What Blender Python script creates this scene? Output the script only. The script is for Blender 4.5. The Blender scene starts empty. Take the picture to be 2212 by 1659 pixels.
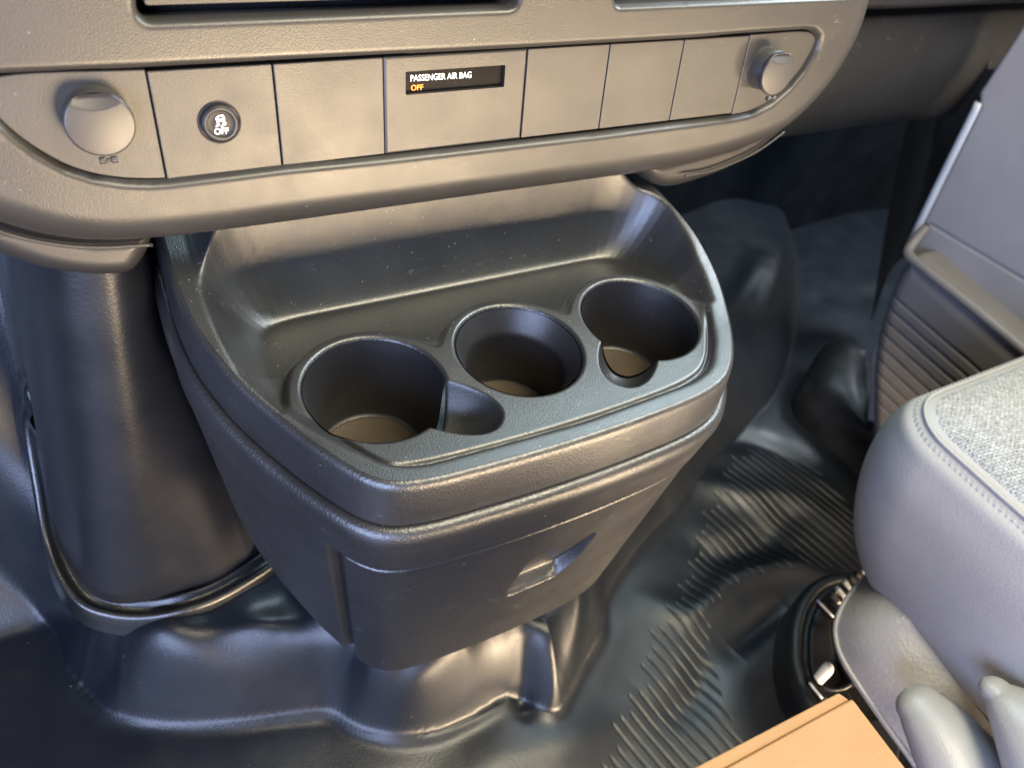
import bpy, bmesh, math, random
import numpy as np
from mathutils import Matrix, Vector
rng = np.random.default_rng(4)
random.seed(4)

# ---------------------------------------------------------------- camera
F_PX, CX, CY = 1690.0, 1106.0, 829.5
R = np.array([[0.86675078, -0.23846014, 0.43804092],
              [-0.47255732, -0.67349755, 0.56841062],
              [0.15947621, -0.69966979, -0.69644061]])
CAM = np.array([-0.1289482, -0.2918818, 0.32681423])
scene = bpy.context.scene
cd = bpy.data.cameras.new('camera'); cam = bpy.data.objects.new('camera', cd)
scene.collection.objects.link(cam); scene.camera = cam
cd.sensor_width = 36; cd.lens = 36 * F_PX / 2212
cd.clip_start = 0.01; cd.clip_end = 50
M = Matrix(((R[0,0], -R[0,1], -R[0,2], CAM[0]), (R[1,0], -R[1,1], -R[1,2], CAM[1]),
            (R[2,0], -R[2,1], -R[2,2], CAM[2]), (0, 0, 0, 1)))
cam.matrix_world = M
cd.dof.use_dof = True; cd.dof.focus_distance = 0.47; cd.dof.aperture_fstop = 7.0

# ---------------------------------------------------------------- light
world = bpy.data.worlds.new('World'); scene.world = world; world.use_nodes = True
bg = world.node_tree.nodes['Background']
bg.inputs[0].default_value = (0.62, 0.72, 1.0, 1); bg.inputs[1].default_value = 0.06
def area(name, loc, target, sx, sy, power, col):
    l = bpy.data.lights.new(name, 'AREA'); l.shape = 'RECTANGLE'; l.size = sx; l.size_y = sy
    l.energy = power; l.color = col
    o = bpy.data.objects.new(name, l); scene.collection.objects.link(o)
    o.location = loc
    o.rotation_euler = (Vector(target) - Vector(loc)).to_track_quat('-Z', 'Y').to_euler()
    return o
area('warm_bounce_rear', (0.62, -1.12, -0.32), (0.15, 0.05, 0.06), 1.3, 0.54, 102, (1.0, 0.76, 0.49))  # added low lamp for warm light off the sunlit seats behind the camera
area('window_light_driver', (-0.85, -0.85, 0.22), (0.0, 0.05, -0.1), 1.0, 0.8, 29, (0.50, 0.62, 1.0))
area('window_light_passenger', (1.50, 0.05, 0.95), (0.2, 0.0, -0.2), 0.9, 0.36, 33, (0.78, 0.90, 1.0))
area('windshield_light', (0.80, 0.75, 1.20), (0.15, -0.1, -0.1), 1.2, 0.35, 18, (0.70, 0.92, 1.0))
area('roof_bounce', (0.45, -0.36, 1.05), (0.12, 0.08, 0.0), 1.0, 0.36, 24, (1.0, 0.90, 0.66))
scene.view_settings.view_transform = 'Standard'; scene.view_settings.look = 'None'
scene.view_settings.exposure = 0.48; scene.view_settings.gamma = 1.0
try: scene.view_settings.use_curve_mapping = False
except Exception: pass

# ---------------------------------------------------------------- helpers
def ray(px, py):
    return R @ np.array([px - CX, py - CY, F_PX])
def at(px, py, ax, val):
    r = ray(px, py); t = (val - CAM[ax]) / r[ax]; return CAM + r * t
TH = math.radians(10.0); Y0 = 0.07
PO = np.array([0, Y0, 0.0]); PU = np.array([1, 0, 0.0])
PV = np.array([0, math.sin(TH), math.cos(TH)]); PW = np.array([0, -math.cos(TH), math.sin(TH)])
def uv(px, py, w=0.0):
    "pixel -> (u, v) on the fascia plane raised by w"
    r = ray(px, py); o = PO + PW * w
    t = ((o - CAM) @ PW) / (r @ PW); p = CAM + r * t - o
    return np.array([p @ PU, p @ PV])
def pmap(u, v, w):
    u = np.asarray(u, float); v = np.asarray(v, float); w = np.asarray(w, float) + 0 * u
    return np.stack([PO[i] + PU[i]*u + PV[i]*v + PW[i]*w for i in range(3)], -1)
def sstep(a, b, x):
    t = np.clip((x - a) / (b - a), 0, 1); return t*t*(3 - 2*t)
def spline(pts, n=12, closed=False):
    P = np.array(pts, float); out = []
    m = len(P)
    for i in range(m if closed else m - 1):
        if closed: p0, p1, p2, p3 = P[(i-1) % m], P[i], P[(i+1) % m], P[(i+2) % m]
        else:
            p1, p2 = P[i], P[i+1]
            p0 = P[i-1] if i > 0 else 2*p1 - p2
            p3 = P[i+2] if i + 2 < m else 2*p2 - p1
        d1 = max(np.linalg.norm(p1-p0), 1e-9)**.5; d2 = max(np.linalg.norm(p2-p1), 1e-9)**.5; d3 = max(np.linalg.norm(p3-p2), 1e-9)**.5
        m1 = (p1-p0)/d1 - (p2-p0)/(d1+d2) + (p2-p1)/d2; m2 = (p2-p1)/d2 - (p3-p1)/(d2+d3) + (p3-p2)/d3
        m1 = m1*d2; m2 = m2*d2
        for k in range(n):
            t = k / n
            out.append((2*t**3-3*t**2+1)*p1 + (t**3-2*t**2+t)*m1 + (-2*t**3+3*t**2)*p2 + (t**3-t**2)*m2)
    if not closed: out.append(P[-1])
    return np.array(out)
def resample(P, n, closed=True):
    P = np.asarray(P); Q = np.vstack([P, P[:1]]) if closed else P
    s = np.concatenate([[0], np.cumsum(np.linalg.norm(np.diff(Q, axis=0), axis=1))])
    t = np.linspace(0, s[-1], n, endpoint=not closed)
    return np.stack([np.interp(t, s, Q[:, i]) for i in range(Q.shape[1])], -1)
def poly_sdf(P):
    P = np.asarray(P, float)
    def f(X, Y):
        sh = X.shape; x = X.ravel(); y = Y.ravel()
        dmin = np.full(x.shape, 1e9); inside = np.zeros(x.shape, bool)
        for i in range(len(P)):
            a = P[i-1]; b = P[i]; e = b - a; L = e @ e
            if L < 1e-16: continue
            t = np.clip(((x-a[0])*e[0] + (y-a[1])*e[1]) / L, 0, 1)
            dx = x - a[0] - t*e[0]; dy = y - a[1] - t*e[1]
            dmin = np.minimum(dmin, dx*dx + dy*dy)
            c = ((a[1] > y) != (b[1] > y))
            with np.errstate(divide='ignore', invalid='ignore'):
                xi = a[0] + (y - a[1]) * e[0] / (e[1] if abs(e[1]) > 1e-15 else 1e-15)
            inside ^= c & (x < xi)
        d = np.sqrt(dmin); return np.where(inside, d, -d).reshape(sh)
    return f
def line_dist(P):
    "unsigned distance and 0..1 position along an open polyline"
    P = np.asarray(P, float); s = np.concatenate([[0], np.cumsum(np.linalg.norm(np.diff(P, axis=0), axis=1))])
    def f(X, Y):
        sh = X.shape; x = X.ravel(); y = Y.ravel(); dm = np.full(x.shape, 1e9); tt = np.zeros(x.shape); sg = np.ones(x.shape)
        for i in range(len(P)-1):
            a = P[i]; b = P[i+1]; e = b-a; L = e@e
            if L < 1e-16: continue
            t = np.clip(((x-a[0])*e[0]+(y-a[1])*e[1])/L, 0, 1)
            dx = x-a[0]-t*e[0]; dy = y-a[1]-t*e[1]; d = dx*dx+dy*dy
            m = d < dm; dm = np.where(m, d, dm); tt = np.where(m, (s[i]+t*L**.5)/s[-1], tt)
            sg = np.where(m, np.sign(e[0]*dy-e[1]*dx), sg)
        return np.sqrt(dm).reshape(sh), tt.reshape(sh), sg.reshape(sh)
    return f

def link(name, verts, faces, mat, parent=None, smooth=True):
    me = bpy.data.meshes.new(name)
    verts = np.asarray(verts, float)
    if isinstance(faces, np.ndarray):
        n = len(faces); k = faces.shape[1]
        me.vertices.add(len(verts)); me.vertices.foreach_set('co', verts.ravel())
        me.loops.add(n*k); me.loops.foreach_set('vertex_index', faces.ravel().astype(np.int32))
        me.polygons.add(n); me.polygons.foreach_set('loop_start', np.arange(0, n*k, k, dtype=np.int32))
        me.update(calc_edges=True); me.validate()
    else:
        me.from_pydata([tuple(v) for v in verts], [], [tuple(int(i) for i in f) for f in faces])
    me.materials.append(mat)
    if smooth: me.polygons.foreach_set('use_smooth', [True]*len(me.polygons))
    me.update()
    o = bpy.data.objects.new(name, me); scene.collection.objects.link(o)
    if parent is not None: o.parent = parent
    return o
def tag(o, label=None, cat=None, group=None, kind=None):
    if label: o['label'] = label
    if cat: o['category'] = cat
    if group: o['group'] = group
    if kind: o['kind'] = kind
    return o
def empty(name, loc, label, cat, group=None):
    o = bpy.data.objects.new(name, None); scene.collection.objects.link(o)
    o.empty_display_size = 0.02
    o['loc0'] = 0; del o['loc0']
    return tag(o, label, cat, group)
def fix_normals(o, toward):
    "flip so the average normal points towards the given direction / point test"
    me = o.data
    n = np.zeros(len(me.polygons)*3); me.polygons.foreach_get('normal', n); n = n.reshape(-1, 3)
    a = np.zeros(len(me.polygons)); me.polygons.foreach_get('area', a)
    if ((n * a[:, None]).sum(0) @ np.array(toward)) < 0: me.flip_normals()
    return o
def sheet(name, bbox, res, sdf, H, mapf, mat, parent=None, skirt=0.0, toward=(0, -1, 1), rx=None, ry=None):
    x0, y0, x1, y1 = bbox
    xs = rx if rx is not None else np.arange(x0, x1 + res, res)
    ys = ry if ry is not None else np.arange(y0, y1 + res, res)
    X, Y = np.meshgrid(xs, ys, indexing='ij')
    nx, ny = X.shape
    idx = np.arange(nx*ny).reshape(nx, ny)
    fc = np.stack([idx[:-1, :-1], idx[1:, :-1], idx[1:, 1:], idx[:-1, 1:]], -1).reshape(-1, 4)
    if sdf is not None:
        D = sdf(X, Y)
        dc = (D[:-1, :-1] + D[1:, :-1] + D[1:, 1:] + D[:-1, 1:]).ravel() / 4
        keep = dc > 0
        inkeep = np.zeros(nx*ny, bool); inkeep[fc[keep].ravel()] = True
        indrop = np.zeros(nx*ny, bool); indrop[fc[~keep].ravel()] = True
        edge = np.zeros(nx*ny, bool); edge = inkeep & indrop
        X = X.ravel().copy(); Y = Y.ravel().copy()
        for _ in range(3):
            e = 1e-4
            ex = X[edge]; ey = Y[edge]
            d = sdf(ex, ey); gx = (sdf(ex+e, ey) - sdf(ex-e, ey))/(2*e); gy = (sdf(ex, ey+e) - sdf(ex, ey-e))/(2*e)
            g = np.maximum(gx*gx + gy*gy, .2)
            X[edge] = ex - d*gx/g; Y[edge] = ey - d*gy/g
        fc = fc[keep]
        used = np.unique(fc.ravel()); remap = np.full(nx*ny, -1); remap[used] = np.arange(len(used))
        X = X[used]; Y = Y[used]; fc = remap[fc]
    else: X = X.ravel(); Y = Y.ravel()
    W = H(X, Y); V = mapf(X, Y, W)
    if skirt:
        e = np.concatenate([fc[:, [0, 1]], fc[:, [1, 2]], fc[:, [2, 3]], fc[:, [3, 0]]])
        es = np.sort(e, 1); key = es[:, 0]*len(X) + es[:, 1]
        u, inv, cnt = np.unique(key, return_inverse=True, return_counts=True)
        be = e[cnt[inv] == 1]
        bv = np.unique(be.ravel()); rm = np.full(len(X), -1); rm[bv] = np.arange(len(bv))
        n0 = len(V)
        V = np.vstack([V, V[bv], mapf(X[bv], Y[bv], W[bv] - skirt)])
        a = rm[be[:, 0]]; b = rm[be[:, 1]]; k = len(bv)
        fc = np.vstack([fc, np.stack([n0+b, n0+a, n0+k+a, n0+k+b], -1)])
    o = link(name, V, fc.astype(np.int64), mat, parent)
    return fix_normals(o, toward)
def grid_patch(name, P, mat, parent=None, closed_u=False, toward=None):
    "P: (m, n, 3) points -> quad sheet"
    P = np.asarray(P); m, n = P.shape[:2]
    idx = np.arange(m*n).reshape(m, n)
    if closed_u: idx = np.vstack([idx, idx[:1]])
    fc = np.stack([idx[:-1, :-1], idx[1:, :-1], idx[1:, 1:], idx[:-1, 1:]], -1).reshape(-1, 4)
    o = link(name, P.reshape(-1, 3), fc, mat, parent)
    if toward is not None: fix_normals(o, toward)
    return o
def smooth_rows(rows, n=10, m=10):
    rows = [spline(r, n) for r in rows]
    A = np.array(rows)                       # (rows, cols, 3)
    return np.stack([spline(A[:, j], m) for j in range(A.shape[1])], 1)
def tube(name, pts, rad, mat, parent=None, n=10, res=8, cap=True):
    P = spline(pts, res); k = len(P)
    T = np.gradient(P, axis=0); T /= np.linalg.norm(T, axis=1)[:, None]
    up = np.array([0.13, 0.21, 0.97]); rings = []
    rad = np.interp(np.linspace(0, 1, k), np.linspace(0, 1, len(np.atleast_1d(rad))), np.atleast_1d(rad)) if np.ndim(rad) else np.full(k, rad)
    for i in range(k):
        a = np.cross(T[i], up); a /= np.linalg.norm(a); b = np.cross(a, T[i])
        th = np.linspace(0, 2*np.pi, n, endpoint=False)
        rings.append(P[i] + rad[i]*(np.cos(th)[:, None]*a + np.sin(th)[:, None]*b))
    V = np.vstack(rings); fc = []
    for i in range(k-1):
        for j in range(n):
            fc.append((i*n+j, i*n+(j+1) % n, (i+1)*n+(j+1) % n, (i+1)*n+j))
    if cap: fc += [tuple(range(n-1, -1, -1)), tuple((k-1)*n + j for j in range(n))]
    return link(name, V, fc, mat, parent)
def prism(name, poly, w0, w1, mapf, mat, parent=None, bevel=0.0008, seg=3):
    "closed 2D polygon extruded from w0 to w1 (w1 = front), bevelled"
    bm = bmesh.new(); P = np.asarray(poly)
    a = [bm.verts.new(mapf(p[0], p[1], w1)) for p in P]; b = [bm.verts.new(mapf(p[0], p[1], w0)) for p in P]
    bm.faces.new(a); bm.faces.new(b[::-1]); n = len(P)
    for i in range(n): bm.faces.new((a[i], b[i], b[(i+1) % n], a[(i+1) % n]))
    bmesh.ops.recalc_face_normals(bm, faces=bm.faces)
    me = bpy.data.meshes.new(name); bm.to_mesh(me); bm.free(); me.materials.append(mat)
    me.polygons.foreach_set('use_smooth', [True]*len(me.polygons))
    o = bpy.data.objects.new(name, me); scene.collection.objects.link(o)
    if parent is not None: o.parent = parent
    if bevel:
        md = o.modifiers.new('bevel', 'BEVEL'); md.width = bevel; md.segments = seg; md.limit_method = 'ANGLE'
        md.angle_limit = math.radians(50); md.harden_normals = True
    return o
def lathe(name, prof, origin, U, V, W, mat, parent=None, n=72, cap=True):
    "prof: (r, w) list; axis W"
    th = np.linspace(0, 2*np.pi, n, endpoint=False); rings = []
    origin, U, V, W = map(np.asarray, (origin, U, V, W))
    for r, w in prof: rings.append(origin + r*(np.cos(th)[:, None]*U + np.sin(th)[:, None]*V) + w*W)
    k = len(prof); fc = []
    for i in range(k-1):
        for j in range(n): fc.append((i*n+j, i*n+(j+1) % n, (i+1)*n+(j+1) % n, (i+1)*n+j))
    if cap: fc.append(tuple((k-1)*n+j for j in range(n)))
    return link(name, np.vstack(rings), fc, mat, parent)
def text(name, body, px0, py0, px1, py1, hpx, w, mat, parent, bold=0.0):
    "text along the line px0,py0 -> px1,py1 (baseline), cap height in pixels, on the fascia plane"
    cu = bpy.data.curves.new(name, 'FONT'); cu.body = body; cu.offset = bold; cu.resolution_u = 3
    tmp = bpy.data.objects.new(name + '_tmp', cu); scene.collection.objects.link(tmp)
    bpy.context.view_layer.update()
    me = bpy.data.meshes.new_from_object(tmp.evaluated_get(bpy.context.evaluated_depsgraph_get()))
    bpy.data.objects.remove(tmp)
    co = np.zeros(len(me.vertices)*3); me.vertices.foreach_get('co', co); co = co.reshape(-1, 3)
    a = uv(px0, py0, w); b = uv(px1, py1, w); h = np.linalg.norm(uv(px0, py0 - hpx, w) - a)
    x = (co[:, 0] - co[:, 0].min())/(co[:, 0].max() - co[:, 0].min()); y = (co[:, 1] - co[:, 1].min())/(co[:, 1].max() - co[:, 1].min())
    u = a[0] + (b[0]-a[0])*x; v = a[1] + (b[1]-a[1])*x + h*y
    me.vertices.foreach_set('co', pmap(u, v, w + 0*u).ravel()); me.materials.clear(); me.materials.append(mat); me.update()
    o = bpy.data.objects.new(name, me); scene.collection.objects.link(o); o.parent = parent
    return o

# ---------------------------------------------------------------- materials
def mat_base(name):
    m = bpy.data.materials.new(name); m.use_nodes = True
    nt = m.node_tree; b = nt.nodes['Principled BSDF']; return m, nt, b
def rgb(*c): return tuple(c) + (1,)
def plastic(name, col, rough=0.45, grain=1400, bump=0.25, dust=0.0, scratch=0.0, mottle=0.12, spec=0.5, wrinkle=0.0, coat=0.0):
    m, nt, b = mat_base(name); N = nt.nodes; L = nt.links
    tc = N.new('ShaderNodeTexCoord')
    def noise(scale, detail=3, rough_=0.6):
        n = N.new('ShaderNodeTexNoise'); n.inputs['Scale'].default_value = scale
        n.inputs['Detail'].default_value = detail; n.inputs['Roughness'].default_value = rough_
        L.new(tc.outputs['Object'], n.inputs['Vector']); return n
    def mathn(op, a, bb):
        n = N.new('ShaderNodeMath'); n.operation = op
        for i, v in enumerate((a, bb)):
            if v is None: continue
            if isinstance(v, (int, float)): n.inputs[i].default_value = v
            else: L.new(v, n.inputs[i])
        return n.outputs[0]
    def mapr(src, a, bb, c, d):
        n = N.new('ShaderNodeMapRange'); n.inputs[1].default_value = a; n.inputs[2].default_value = bb
        n.inputs[3].default_value = c; n.inputs[4].default_value = d; L.new(src, n.inputs[0]); return n.outputs[0]
    big = noise(14, 5)
    mul = mapr(big.outputs[0], 0.25, 0.75, 1 - mottle, 1 + mottle)
    mix = N.new('ShaderNodeMix'); mix.data_type = 'RGBA'; mix.blend_type = 'MULTIPLY'; mix.inputs[0].default_value = 1
    mix.inputs[6].default_value = rgb(*col)
    cmb = N.new('ShaderNodeCombineColor'); [L.new(mul, cmb.inputs[i]) for i in range(3)]
    L.new(cmb.outputs[0], mix.inputs[7]); colour = mix.outputs[2]
    if dust or scratch:
        f = None
        if dust:
            v = N.new('ShaderNodeTexVoronoi'); v.inputs['Scale'].default_value = 430; v.inputs['Randomness'].default_value = 1
            L.new(tc.outputs['Object'], v.inputs['Vector'])
            spot = mapr(v.outputs['Distance'], 0.10, 0.22, 0.8, 0)
            sel = N.new('ShaderNodeSeparateColor'); L.new(v.outputs['Color'], sel.inputs[0])
            pick = mathn('GREATER_THAN', sel.outputs[0], 1 - dust)
            f = mathn('MULTIPLY', mathn('MULTIPLY', spot, pick), sel.outputs[1])
        if scratch:
            mp = N.new('ShaderNodeMapping'); mp.inputs['Rotation'].default_value = (0.3, 0.5, 0.6); mp.inputs['Scale'].default_value = (1, 7, 5)
            L.new(tc.outputs['Object'], mp.inputs[0])
            wv = N.new('ShaderNodeTexNoise'); wv.inputs['Scale'].default_value = 28; wv.inputs['Detail'].default_value = 1
            wv.inputs['Distortion'].default_value = 0.8
            L.new(mp.outputs[0], wv.inputs['Vector'])
            s = mapr(mathn('ABSOLUTE', mathn('SUBTRACT', wv.outputs[0], 0.5), None), 0.0, 0.006, 1, 0)
            gate = mapr(noise(45, 2).outputs[0], 0.60, 0.66, 0, 1)
            s = mathn('MULTIPLY', mathn('MULTIPLY', s, gate), scratch)
            f = s if f is None else mathn('MAXIMUM', f, s)
        mx = N.new('ShaderNodeMix'); mx.data_type = 'RGBA'; L.new(f, mx.inputs[0]); L.new(colour, mx.inputs[6])
        mx.inputs[7].default_value = rgb(0.30, 0.30, 0.28); colour = mx.outputs[2]
    L.new(colour, b.inputs['Base Color'])
    r = mapr(noise(30, 4).outputs[0], 0.3, 0.7, rough - 0.04, rough + 0.05); L.new(r, b.inputs['Roughness'])
    b.inputs['Specular IOR Level'].default_value = spec
    if coat: b.inputs['Coat Weight'].default_value = coat; b.inputs['Coat Roughness'].default_value = 0.25
    g = N.new('ShaderNodeTexVoronoi'); g.inputs['Scale'].default_value = grain; L.new(tc.outputs['Object'], g.inputs['Vector'])
    bp = N.new('ShaderNodeBump'); bp.inputs['Strength'].default_value = bump; bp.inputs['Distance'].default_value = 0.0003
    L.new(g.outputs['Distance'], bp.inputs['Height'])
    last = bp.outputs[0]
    if wrinkle:
        b2 = N.new('ShaderNodeBump'); b2.inputs['Strength'].default_value = wrinkle; b2.inputs['Distance'].default_value = 0.004
        L.new(noise(22, 3, 0.5).outputs[0], b2.inputs['Height']); L.new(last, b2.inputs['Normal']); last = b2.outputs[0]
    L.new(last, b.inputs['Normal'])
    return m
MAT = {}
MAT['bezel'] = plastic('grey_dash_plastic', (0.026, 0.0245, 0.0225), 0.37, 1500, 0.16, dust=0.008, scratch=0.30, mottle=0.10, spec=0.45)
MAT['panel'] = plastic('grey_switch_panel_plastic', (0.027, 0.0253, 0.0232), 0.40, 1500, 0.14, dust=0.006, mottle=0.08, spec=0.45)
MAT['cap'] = plastic('grey_cap_plastic', (0.034, 0.032, 0.031), 0.36, 1500, 0.06, mottle=0.04, spec=0.42)
MAT['tray'] = plastic('charcoal_tray_plastic', (0.013, 0.014, 0.015), 0.38, 1100, 0.28, dust=0.09, scratch=0.30, mottle=0.12, spec=0.9)
MAT['shell'] = plastic('charcoal_console_plastic', (0.015, 0.0145, 0.015), 0.41, 700, 0.45, dust=0.025, scratch=0.4, mottle=0.1, spec=0.9)
MAT['lip'] = plastic('charcoal_trim_lip_plastic', (0.018, 0.017, 0.016), 0.42, 1300, 0.12, mottle=0.08, spec=0.5)
MAT['cup'] = plastic('charcoal_cup_plastic', (0.012, 0.012, 0.014), 0.40, 1300, 0.3, dust=0.02, mottle=0.1, spec=0.8)
MAT['mat'] = plastic('brown_rubber_mat', (0.038, 0.026, 0.014), 0.6, 900, 0.4, dust=0.05, mottle=0.15)
MAT['black'] = plastic('black_plastic', (0.006, 0.006, 0.007), 0.38, 900, 0.2)
MAT['gloss'] = plastic('gloss_black_plastic', (0.006, 0.0055, 0.0055), 0.45, 900, 0.03, dust=0.01, spec=0.06)
MAT['duct'] = plastic('black_engine_cover_plastic', (0.008, 0.009, 0.012), 0.37, 500, 0.22, mottle=0.15, spec=0.7)
MAT['rubber'] = plastic('black_rubber', (0.008, 0.009, 0.010), 0.28, 800, 0.2, spec=0.8)
MAT['vinyl'] = plastic('black_floor_vinyl', (0.006, 0.008, 0.012), 0.35, 700, 0.35, dust=0.004, mottle=0.2, wrinkle=0.05, spec=0.42)
MAT['dash'] = plastic('dark_grey_dash_plastic', (0.014, 0.0145, 0.015), 0.48, 420, 0.5, scratch=0.3, mottle=0.12, spec=0.3)
MAT['carpet'] = plastic('dark_carpet', (0.0022, 0.0035, 0.006), 0.9, 600, 0.8, mottle=0.35, spec=0.0)
MAT['door'] = plastic('grey_door_plastic', (0.235, 0.226, 0.226), 0.52, 900, 0.4, mottle=0.10)
MAT['pocket'] = plastic('grey_pocket_plastic', (0.120, 0.116, 0.118), 0.50, 900, 0.4, mottle=0.06)
MAT['weather'] = plastic('pale_weatherstrip', (0.36, 0.38, 0.40), 0.4, 900, 0.1)
MAT['vinylseat'] = plastic('grey_seat_vinyl', (0.275, 0.272, 0.270), 0.50, 480, 0.5, mottle=0.06, wrinkle=0.12)
MAT['base'] = plastic('grey_seat_base_plastic', (0.24, 0.238, 0.238), 0.40, 320, 0.9, mottle=0.08)
MAT['lever'] = plastic('grey_lever_plastic', (0.23, 0.228, 0.226), 0.38, 500, 0.4, mottle=0.06)
MAT['bolt'] = plastic('white_nylon', (0.50, 0.48, 0.42), 0.4, 900, 0.1)
MAT['steel'] = plastic('bright_steel', (0.22, 0.23, 0.26), 0.3, 900, 0.1)
def emit_mat(name, col, s):
    m, nt, b = mat_base(name); b.inputs['Base Color'].default_value = rgb(*col)
    b.inputs['Emission Color'].default_value = rgb(*col); b.inputs['Emission Strength'].default_value = s; return m
m, nt, b = mat_base('white_print'); b.inputs['Base Color'].default_value = rgb(0.85, 0.85, 0.85); b.inputs['Roughness'].default_value = 0.5; MAT['white'] = m
MAT['amber'] = emit_mat('amber_lit_letters', (1.0, 0.22, 0.005), 0.9)
def fabric():
    m, nt, b = mat_base('woven_seat_fabric'); N = nt.nodes; L = nt.links
    tc = N.new('ShaderNodeTexCoord'); mp = N.new('ShaderNodeMapping'); mp.inputs['Scale'].default_value = (1, 1, 0.02)
    mp.inputs['Rotation'].default_value = (0, 0, 0.35)
    L.new(tc.outputs['Object'], mp.inputs[0])
    br = N.new('ShaderNodeTexBrick'); br.inputs['Scale'].default_value = 165; br.inputs['Mortar Size'].default_value = 0.035
    br.inputs['Mortar Smooth'].default_value = 0.4; br.inputs['Brick Width'].default_value = 0.62; br.inputs['Row Height'].default_value = 0.42
    nz = N.new('ShaderNodeTexNoise'); nz.inputs['Scale'].default_value = 900; L.new(mp.outputs[0], nz.inputs[0])
    ad = N.new('ShaderNodeMixRGB'); ad.blend_type = 'ADD'; ad.inputs[0].default_value = 0.004; L.new(mp.outputs[0], ad.inputs[1]); L.new(nz.outputs[1], ad.inputs[2])
    L.new(ad.outputs[0], br.inputs[0])
    br.inputs['Color1'].default_value = rgb(0.36, 0.37, 0.375); br.inputs['Color2'].default_value = rgb(0.25, 0.255, 0.26); br.inputs['Mortar'].default_value = rgb(0.045, 0.048, 0.05)
    L.new(br.outputs[0], b.inputs['Base Color']); b.inputs['Roughness'].default_value = 0.9
    bp = N.new('ShaderNodeBump'); bp.inputs['Strength'].default_value = 0.6; bp.inputs['Distance'].default_value = 0.0006; bp.invert = True
    L.new(br.outputs['Fac'], bp.inputs['Height']); L.new(bp.outputs[0], b.inputs['Normal']); return m
MAT['fabric'] = fabric()
def card():
    m, nt, b = mat_base('brown_cardboard'); N = nt.nodes; L = nt.links
    tc = N.new('ShaderNodeTexCoord'); mp = N.new('ShaderNodeMapping'); mp.inputs['Scale'].default_value = (60, 900, 60); L.new(tc.outputs['Object'], mp.inputs[0])
    nz = N.new('ShaderNodeTexNoise'); nz.inputs['Scale'].default_value = 1.2; nz.inputs['Detail'].default_value = 6; L.new(mp.outputs[0], nz.inputs[0])
    nb = N.new('ShaderNodeTexNoise'); nb.inputs['Scale'].default_value = 25; nb.inputs['Detail'].default_value = 5; L.new(tc.outputs['Object'], nb.inputs[0])
    r = N.new('ShaderNodeValToRGB'); r.color_ramp.elements[0].position = 0.3; r.color_ramp.elements[1].position = 0.7
    r.color_ramp.elements[0].color = rgb(0.26, 0.135, 0.05); r.color_ramp.elements[1].color = rgb(0.31, 0.165, 0.065)
    ad = N.new('ShaderNodeMath'); ad.operation = 'ADD'; L.new(nz.outputs[0], ad.inputs[0]); L.new(nb.outputs[0], ad.inputs[1])
    hf = N.new('ShaderNodeMath'); hf.operation = 'MULTIPLY'; hf.inputs[1].default_value = 0.5; L.new(ad.outputs[0], hf.inputs[0])
    L.new(hf.outputs[0], r.inputs[0]); L.new(r.outputs[0], b.inputs['Base Color']); b.inputs['Roughness'].default_value = 0.75; return m
MAT['card'] = card()

# ================================================================ SETTING: vinyl floor over the engine hump
ctl = [  # (px, py, z): where the flat floor vinyl lies
 (-250,1900,-.375),(100,1640,-.377),(400,1640,-.378),(700,1659,-.382),(1000,1650,-.390),(1200,1659,-.40),(1450,1659,-.415),(1700,1659,-.42),
 (60,1520,-.373),(352,1600,-.376),(700,1590,-.380),(930,1620,-.386),(1195,1570,-.397),
 (1330,1560,-.412),(1450,1400,-.415),(1600,1300,-.42),(1800,1300,-.42),(1700,1500,-.42),(1500,1200,-.42),(1650,1050,-.42),(1850,1150,-.42),(1750,950,-.42),(2000,1500,-.42),
 (2000,1000,-.42),(2200,800,-.42),(1800,520,-.42),(1850,700,-.42),(1950,560,-.42)]
cp = np.array([at(a, b_, 2, z) for a, b_, z in ctl])
extra = np.array([(-.1,.25,-.38),(0,.25,-.38),(.15,.2,-.39),(.3,.5,-.40),(0,.5,-.38),(-.25,.5,-.37),(-.4,.1,-.36),(.9,-.4,-.42),(.5,-.6,-.42),(0,-.6,-.38),(-.4,-.5,-.375),(.9,.4,-.42)])
cp = np.vstack([cp, extra])
def tps(P, val, lam=1e-3):
    n = len(P); d = np.linalg.norm(P[:, None]-P[None], axis=2)
    K = np.where(d > 0, d*d*np.log(np.maximum(d, 1e-9)), 0) + lam*np.eye(n)
    A = np.zeros((n+3, n+3)); A[:n, :n] = K; Q = np.hstack([np.ones((n, 1)), P]); A[:n, n:] = Q; A[n:, :n] = Q.T
    w = np.linalg.solve(A, np.concatenate([val, np.zeros(3)]))
    def f(X, Y):
        sh = X.shape; x = X.ravel(); y = Y.ravel(); out = w[n] + w[n+1]*x + w[n+2]*y
        for i in range(n):
            r2 = (x-P[i, 0])**2 + (y-P[i, 1])**2; out = out + w[i]*0.5*r2*np.log(np.maximum(r2, 1e-14))
        return out.reshape(sh)
    return f
ftps = tps(cp[:, :2], cp[:, 2])
def wl(pts, z): return spline(np.array([at(a, b_, 2, z)[:2] for a, b_ in pts]), 8)
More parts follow.
